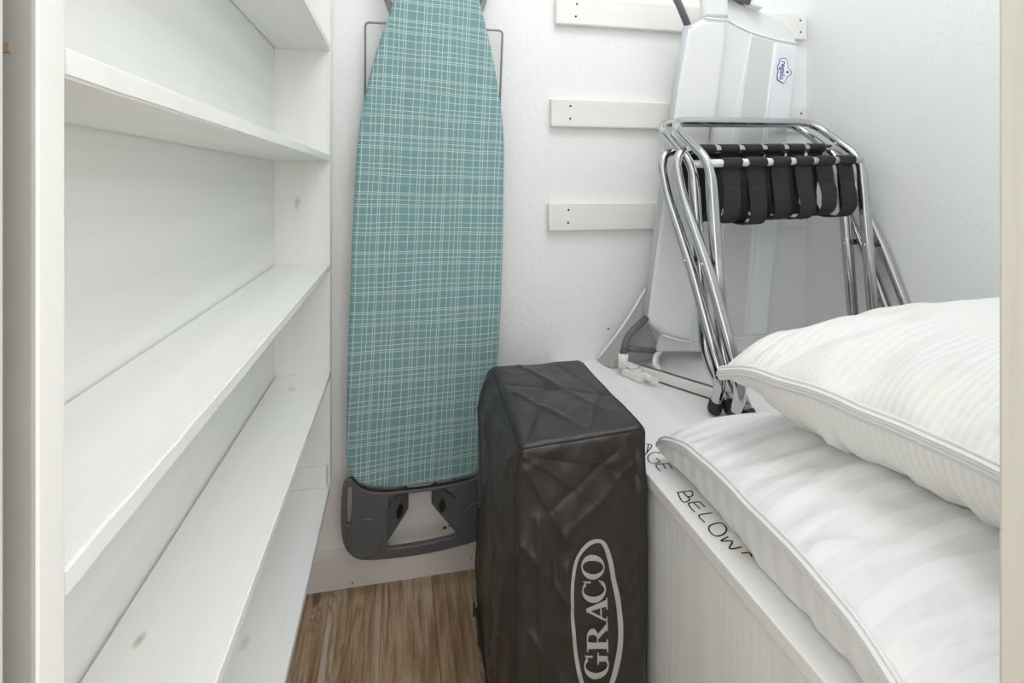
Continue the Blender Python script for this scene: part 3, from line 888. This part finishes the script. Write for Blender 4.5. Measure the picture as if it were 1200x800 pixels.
tube('hinge_socket', [PY(730, 430, Y1 - 0.007), PY(730.5, 414, Y1 - 0.006)], 0.0125, 'plastic_white', GR, 16)
tube('hinge_pin', [h1 + Vector((0.0, 0.02, 0.006)), h1 + Vector((0.002, -0.024, 0.006))], 0.008, 'plastic_white', GR, 14)
oriented_box('top_bracket', PY(878, 4, Y2 - 0.016), PY(892, 8, Y2 - 0.016), 0.022, 0.018, 'plastic_white', 0.003)
# webbing loop below the panel
wl = catmull([PY(774, 410, Y1 + 0.012), PY(769, 420, Y1 + 0.0), PY(770, 432, Y1 - 0.02), PZ(776, 442, LZ + 0.006), PZ(781, 448, LZ + 0.005)], 6)
v, f = [], []
for q in wl: v += [q + Vector((-0.0085, 0.002, 0)), q + Vector((0.0085, -0.002, 0)), q + Vector((0.0085, -0.0005, 0.0012)), q + Vector((-0.0085, 0.0035, 0.0012))]
for i in range(len(wl) - 1):
    for j in range(4): f.append((4 * i + j, 4 * i + (j + 1) % 4, 4 * i + 4 + (j + 1) % 4, 4 * i + 4 + j))
link_mesh('webbing_loop', v, f, 'seam_white', GR, True)
# loose mesh skirt hanging out at the left
sk_top = [PY(757, 338, 1.335), PY(757, 360, 1.325), PY(762, 385, 1.315), PY(772, 404, 1.305)]
sk_bot = [PZ(700, 421, LZ + 0.003), PZ(716, 431, LZ + 0.002), PZ(742, 427, LZ + 0.002), PZ(775, 419, LZ + 0.002)]
ta, tb = catmull(sk_top, 6), catmull(sk_bot, 6)
bm = bmesh.new(); gv = []
for i in range(len(ta)):
    row = []
    for j in range(15):
        t = j / 14
        q = ta[i].lerp(tb[i], t)
        q.y += 0.010 * math.sin(i * 0.7 + t * 2) * math.sin(math.pi * t) - 0.012 * math.sin(math.pi * t)
        q.y = min(q.y, 1.368)
        row.append(bm.verts.new(q))
    gv.append(row)
for i in range(len(ta) - 1):
    for j in range(14): bm.faces.new((gv[i][j], gv[i + 1][j], gv[i + 1][j + 1], gv[i][j + 1]))
bmesh.ops.solidify(bm, geom=list(bm.faces), thickness=0.0012)
sk = bm_obj('loose_mesh', bm, 'gate_mesh', GR, smooth=True)
ed = [ta[0].lerp(tb[0], j / 14) + Vector((0, -0.012 * math.sin(math.pi * j / 14) + 0.0, 0)) for j in range(15)]
tube('mesh_hem', ed, 0.004, 'seam_white', GR, 8)

# blue badge: shield outline and the word, printed on the logo strip
YL = Y2 - 0.0062
def lp(u, v, off=0.0): q = PY(u, v, YL - off); return Vector((q.x, q.z, 0))
badge = [(917, 68), (921, 69), (922.5, 76), (922.5, 80), (925, 82), (926, 85.5), (924.5, 88.5), (921.5, 90), (920.5, 94), (918, 97.5), (912.5, 94), (911.5, 90), (912.5, 83), (912, 78), (914, 73), (914.5, 69)]
bo = catmull([lp(918.2 + (u - 918.2) * 1.18, v) for u, v in badge], 4, True)
cen = sum(bo, Vector()) / len(bo)
place_l = lambda off: (lambda co: Vector((co.x, YL - off - co.z, co.y)))
bd = flat_curve_mesh('badge', [[(q.x, q.y) for q in bo], [((q.x - cen.x) * 0.90 + cen.x, (q.y - cen.y) * 0.955 + cen.y) for q in bo]], 'logo_blue', 0.0004, 0, place_l(0.0006), strip)
flat_curve_mesh('badge_ground', [[((q.x - cen.x) * 0.90 + cen.x, (q.y - cen.y) * 0.955 + cen.y) for q in bo]], 'logo_white', 0.0003, 0, place_l(0.0003), strip)
tx = bpy.data.curves.new('word', 'FONT'); tx.body = 'regalo'; tx.size = 0.0235; tx.extrude = 0.0003; tx.offset = 0.00035
tx.align_x = 'CENTER'; tx.align_y = 'CENTER'
tmp = bpy.data.objects.new('word_tmp', tx); C.objects.link(tmp); bpy.context.view_layer.update()
me = bpy.data.meshes.new_from_object(tmp.evaluated_get(bpy.context.evaluated_depsgraph_get()))
bpy.data.objects.remove(tmp); me.materials.clear()
a0, a1 = PY(918.7, 70, YL), PY(915.3, 95, YL)
rd = (a1 - a0).normalized(); cn = (a0 + a1) / 2; upv = Vector((-rd.z, 0, rd.x)) * 1.0
if upv.x < 0: upv = -upv
for q in me.vertices:
    l = q.co.copy(); q.co = cn + rd * l.x * 0.92 + upv * l.y * 0.95 + Vector((0, -0.0008 - l.z, 0))
link_me('logo_word', me, 'logo_blue', strip)
bp = PY(922.6, 84.5, YL)
flat_curve_mesh('logo_dot', [[(bp.x + 0.0036 * math.cos(a), bp.z + 0.004 * math.sin(a)) for a in [2 * math.pi * i / 12 for i in range(12)]]], 'logo_blue', 0.0004, 0, place_l(0.0008), strip)

# ================================================================== FOLDED LUGGAGE RACKS
a1L, a1R, a2L, a2R = -0.225, 0.252, -0.254, 0.302
def make_rack(loc, rot, label):
    t = root('luggage_rack', loc, label, 'luggage rack', 'folded chrome luggage racks on the bench', rot=rot)
    def put(o): o.parent = t; o.matrix_parent_inverse = Matrix.Identity(4); return o
    def P(w, n, z): return Vector((w, -n, z))
    def frame(name, wl, wr, prof, hoop_n, hoop_z, rad_leg, rad_top, corner):
        """U frame: left foot up the profile, across the top rail, down the right side"""
        pts = [P(wl, n, z) for n, z in prof] + [P(wl + 0.0, hoop_n, hoop_z), P(wr, hoop_n, hoop_z)] + [P(wr, n, z) for n, z in prof[::-1]]
        rr = [0.04] * len(pts); rr[len(prof)] = corner; rr[len(prof) + 1] = corner
        path = fillet(pts, rr, 9)
        # densify
        dn = []
        for a, b in zip(path[:-1], path[1:]):
            m = max(1, int((b - a).length / 0.03))
            for j in range(m): dn.append(a.lerp(b, j / m))
        dn.append(path[-1])
        zt = max(z for n, z in prof)
        rads = []
        for q in dn:
            k_ = min(1, max(0, (q.z - (zt - 0.05)) / 0.03))
            rads.append(rad_leg + (rad_top - rad_leg) * k_)
        return put(tube(name, dn, rads, 'chrome', None, 16))
    f1 = [(0.104, 0.004), (0.030, 0.105), (0.006, 0.525)]
    fr1 = frame('tall_frame', a1L, a1R, f1, -0.125, 0.628, 0.0132, 0.0102, 0.055)
    f2 = [(0.083, 0.004), (0.108, 0.075), (0.028, 0.29), (-0.050, 0.455)]
    fr2 = frame('short_frame', a2L, a2R, f2, -0.074, 0.556, 0.0122, 0.0102, 0.05)
    # rubber feet
    for w, (n0, z0), (n1, z1) in [(a1L, f1[0], f1[1]), (a1R, f1[0], f1[1]), (a2L, f2[0], f2[1]), (a2R, f2[0], f2[1])]:
        d = (P(w, n1, z1) - P(w, n0, z0)).normalized(); s = P(w, n0, 0.0035)
        ft = (tube('rubber_foot', [s, s + d * 0.004, s + d * 0.022, s + d * 0.024], [0.0135, 0.0148, 0.0146, 0.0138], 'plastic_black', None, 16)); ft.parent = fr1 if w in (a1L, a1R) else fr2
    # pivots where the frames cross
    def at(prof, z):
        for (n0, z0), (n1, z1) in zip(prof[:-1], prof[1:]):
            if z0 <= z <= z1: return n0 + (n1 - n0) * (z - z0) / (z1 - z0)
        return prof[-1][0]
    zp = min((0.22 + 0.001 * i for i in range(160)), key=lambda z: abs(at(f1, z) - at(f2, z)))
    for wa, wb in ((a2L, a1L), (a1R, a2R)):
        put(tube('pivot', [P(wa - 0.014, at(f1, zp), zp), P(wb + 0.014, at(f1, zp), zp)], 0.0038, 'chrome', None, 10))
        put(tube('pivot_washer', [P((wa + wb) / 2 - 0.006, at(f1, zp), zp), P((wa + wb) / 2 + 0.006, at(f1, zp), zp)], 0.0075, 'plastic_black', None, 12))
    # strap bars: one on each frame
    zb, nb = 0.522, 0.006
    nb2, zb2 = -0.074, 0.556
    put(tube('strap_bar', [P(a1L, nb, zb), P(a1R, nb, zb)], 0.0088, 'bar_white', None, 16))
    # webbing straps: wrapped around both bars, hanging in a slack loop between them
    L = a1R - a1L
    rs = random.Random(3)
    for i, (s0, s1) in enumerate([(0.135, 0.30), (0.335, 0.47), (0.495, 0.615), (0.645, 0.745), (0.775, 0.865), (0.885, 0.965)]):
        # positions measured along the bar; even spacing in reality
        c0 = a1L + L * (0.118 + 0.152 * i); w_ = 0.053
        dep = 0.128 + rs.uniform(-0.006, 0.006)
        loop = []
        # around the front bar, down, across, up, around the rear bar
        r0 = 0.0112
        for k_ in range(17):
            a = math.pi * (-0.5 + 2.0 * k_ / 16)
            loop.append((nb + r0 * math.cos(a), zb + r0 * math.sin(a)))
        bulge = rs.uniform(0.006, 0.016)
        for k_ in range(1, 22):
            a = math.pi * k_ / 22
            nn = (nb + nb2) / 2 + (nb - nb2) / 2 * math.copysign(abs(math.cos(a)) ** 0.55, math.cos(a)) + bulge * math.sin(2 * a)
            loop.append((nn, zb - r0 + (0.034 + 0.0) * (k_ / 22) ** 3 - dep * math.sin(a) ** 0.6))
        for k_ in range(17):
            a = math.pi * (-0.5 - 2.0 * k_ / 16)
            loop.append((nb2 + r0 * math.cos(a), zb2 + r0 * math.sin(a)))
        v, f = [], []
        M = len(loop); th = 0.0016
        for j, (n, z) in enumerate(loop):
            sag = math.exp(-((zb - z) - dep) ** 2 / 0.004) if z < zb - 0.02 else 0
            tw = rs.uniform(-0.0015, 0.0015) + 0.006 * math.sin(j * 0.22 + i) * sag
            pa, pb = loop[max(j - 1, 0)], loop[min(j + 1, M - 1)]
            tn = Vector((pb[0] - pa[0], pb[1] - pa[1])).normalized(); nv = Vector((-tn.y, tn.x)) * th / 2
            hang = max(0.0, min(1.0, (zb - 0.016 - z) / 0.05))
            frontness = 1 if n > (nb + nb2) / 2 else -0.6
            for ss in (-1, 1):
                for q in (-1, 1):
                    v.append(P(c0 + ss * w_ / 2 * (1 - 0.30 * hang) + tw, n + nv.x * q + ss * 0.005 * hang * frontness, z + nv.y * q))
        for j in range(M - 1):
            a, b = 4 * j, 4 * j + 4
            f += [(a, a + 2, b + 2, b), (a + 1, b + 1, b + 3, a + 3), (a, b, b + 1, a + 1), (a + 2, a + 3, b + 3, b + 2)]
        f += [(0, 1, 3, 2), (4 * M - 4, 4 * M - 2, 4 * M - 1, 4 * M - 3)]
        put(link_mesh('strap', v, f, 'strap_black', None))
    return t
RA = R(10); roll = R(-2.0)
rk = make_rack((0.89, 1.07, LZ + 0.004), (0, roll, RA), 'front chrome folding luggage rack with black straps, nearest the pillows')
# the rack tips up slightly on its right side: keep its left feet on the lid
rk.location.z = LZ + 0.0045 + 0.252 * math.sin(-roll)
def copy_tree(o, label, off):
    r_ = o.copy(); C.objects.link(r_); r_['label'] = label; r_.location = o.location + off
    for ch in list(o.children):
        c_ = ch.copy(); C.objects.link(c_); c_.parent = r_
        for g in list(ch.children):
            d_ = g.copy(); C.objects.link(d_); d_.parent = c_
    return r_
Nv = Vector((math.sin(RA), -math.cos(RA), 0))
copy_tree(rk, 'rear chrome folding luggage rack standing directly behind the front rack, nearest the wall', Nv * -0.053 + Vector((0.0, 0, 0)))

# ================================================================== PILLOWS
def make_pillow(name, label, center, rz, lx, ly, mid_z, T_up, T_dn, floor_fn, mat, seed, droop, tiltx=0.0, far=0.0, bpow=0.5):
    rt = root(name, (center[0], center[1], LZ), label, 'pillow', rotz=rz)
    n, m = 96, 84
    sd = Vector((seed * 3.1, seed * 1.7, 0))
    def pos(i, j, side):
        s = -1 + 2 * i / n; t = -1 + 2 * j / m
        # ease towards edges so the rim is well sampled
        s = math.sin(s * math.pi / 2); t = math.sin(t * math.pi / 2)
        px_ = s * lx / 2 * (1 - 0.035 * (1 - t * t) * abs(s) ** 3 * (0.3 if s < 0 else 1)) ; py_ = t * ly / 2 * (1 - 0.06 * (1 - s * s) * abs(t) ** 3)
        prof = ((1 - abs(s) ** 2.6) * (1 - abs(t) ** 2.6)) ** (0.55 + far * max(0.0, t))
        prof_b = ((1 - abs(s) ** 2.6) * (1 - abs(t) ** 2.6)) ** bpow
        cd = (abs(s) ** 6) * (abs(t) ** 4)
        zm = mid_z + tiltx * s - droop * cd
        nz = noise.noise(Vector((s * 2.2, t * 2.2, side)) + sd) * 0.14 + noise.noise(Vector((s * 6, t * 5, side * 2)) + sd) * 0.06
        # gathers radiating from the zip seam
        es = math.exp(-((s + 1) / 0.45) ** 2)
        gat = 0.011 * es * noise.noise(Vector((s * 2.5, t * 13 + 3 * s, side)) + sd) + 0.010 * math.exp(-((s + 1) / 0.9) ** 2) * noise.noise(Vector((s * 2.0, t * 6, side + 4)) + sd)
        rg = (1 - abs(noise.noise(Vector((s * 1.6 + 7, t * 7.5 + 1.5 * s, side * 1.3)) + sd))) ** 7
        gat -= 0.011 * rg * math.exp(-((s + 1) / 0.55) ** 2)
        edge = min(1.0, prof * 2.5)
        if side > 0: z = zm + T_up * prof * (1 + nz) + gat * edge
        else: z = zm - T_dn * prof_b * (1 + 0.4 * nz) + gat * 0.7 * edge
        # seam waviness
        z += 0.004 * noise.noise(Vector((s, t * 4, 0)) + sd) * (1 - prof)
        return Vector((px_, py_, z))
    cr, sr = math.cos(rz), math.sin(rz)
    bm = bmesh.new(); top = {}; bot = {}
    def clampz(q):
        wx, wy = center[0] + q.x * cr - q.y * sr, center[1] + q.x * sr + q.y * cr
        g = floor_fn(wx, wy)
        if q.z < g + 0.0006: q.z = g + 0.0006
        q.z -= LZ
        return q
    for i in range(n + 1):
        for j in range(m + 1):
            rimv = i in (0, n) or j in (0, m)
            top[i, j] = bm.verts.new(clampz(pos(i, j, 1)))
            bot[i, j] = top[i, j] if rimv else bm.verts.new(clampz(pos(i, j, -1)))
    for i in range(n):
        for j in range(m):
            bm.faces.new((top[i, j], top[i + 1, j], top[i + 1, j + 1], top[i, j + 1]))
            q = (bot[i, j], bot[i, j + 1], bot[i + 1, j + 1], bot[i + 1, j])
            if len(set(q)) == 4 and set(q) != {top[i, j], top[i + 1, j], top[i + 1, j + 1], top[i, j + 1]}:
                bm.faces.new(q)
    edge = [top[0, j].co.copy() for j in range(m + 1)]
    bmesh.ops.recalc_face_normals(bm, faces=bm.faces)
    me = bpy.data.meshes.new('case'); bm.to_mesh(me); bm.free()
    me.materials.append(MATS[mat]); me.polygons.foreach_set('use_smooth', [True] * len(me.polygons))
    o = bpy.data.objects.new('case', me); C.objects.link(o); o.parent = rt
    def ch(ob): ob.parent = rt; ob.matrix_parent_inverse = Matrix.Identity(4)
    # zip along the near short side: tape, two cords, tooth line
    E_ = [e + Vector((-0.0015, 0, 0.0)) for e in edge]
    v, f = [], []
    TP = [min(1.0, 0.2 + 14 * min(j, m - j) / m) for j in range(m + 1)]
    for e, k_ in zip(E_, TP): v += [e + Vector((0.004, 0, 0.0085 * k_)), e + Vector((-0.0025 * k_, 0, 0.004 * k_)), e + Vector((-0.0025 * k_, 0, -0.004 * k_)), e + Vector((0.004, 0, -0.0085 * k_))]
    for j in range(len(E_) - 1):
        for q in range(3): f.append((4 * j + q, 4 * j + q + 1, 4 * j + 5 + q, 4 * j + 4 + q))
        f.append((4 * j + 3, 4 * j, 4 * j + 4, 4 * j + 7))
    zt_ = link_mesh('zip_tape', v, f, 'zip_tape', None); ch(zt_)
    def ch(ob): ob.parent = zt_; ob.matrix_parent_inverse = Matrix.Identity(4)
    ch(tube('zip_cord', [e + Vector((0.0035, 0, 0.0088 * k_)) for e, k_ in zip(E_, TP)], 0.0022, 'zip_tape', None, 8))
    ch(tube('zip_cord', [e + Vector((0.0035, 0, -0.0088 * k_)) for e, k_ in zip(E_, TP)], 0.0022, 'zip_tape', None, 8))
    for dz in (0.0042, 0.0, -0.0042):
        ch(tube('zip_line', [e + Vector((-0.0024 * k_, 0, dz * k_)) for e, k_ in zip(E_, TP)], 0.0007, 'zip_grey', None, 6))
    return rt, o
p1, c1 = make_pillow('pillow', 'lower white pillow with wide satin stripes and zip lying on the bench lid', (0.775, 0.567), R(-3.5), 0.70, 0.53,
                     LZ + 0.076, 0.066, 0.13, lambda x, y: LZ, 'pillow_wide_stripe', 1, 0.05, far=1.0, bpow=0.30)
bpy.context.view_layer.update()
mw = c1.matrix_world
bv = BVHTree.FromPolygons([mw @ q.co for q in c1.data.vertices], [tuple(pp.vertices) for pp in c1.data.polygons])
def on_p1(x, y):
    h = bv.ray_cast(Vector((x, y, 2)), Vector((0, 0, -1)))
    return h[0].z if h[0] else LZ
p2, c2 = make_pillow('pillow', 'upper off-white pillow with fine stripes and zip lying on top of the lower pillow', (0.845, 0.555), R(9), 0.66, 0.47,
                     0.735, 0.085, 0.125, on_p1, 'pillow_fine_stripe', 4, 0.03)
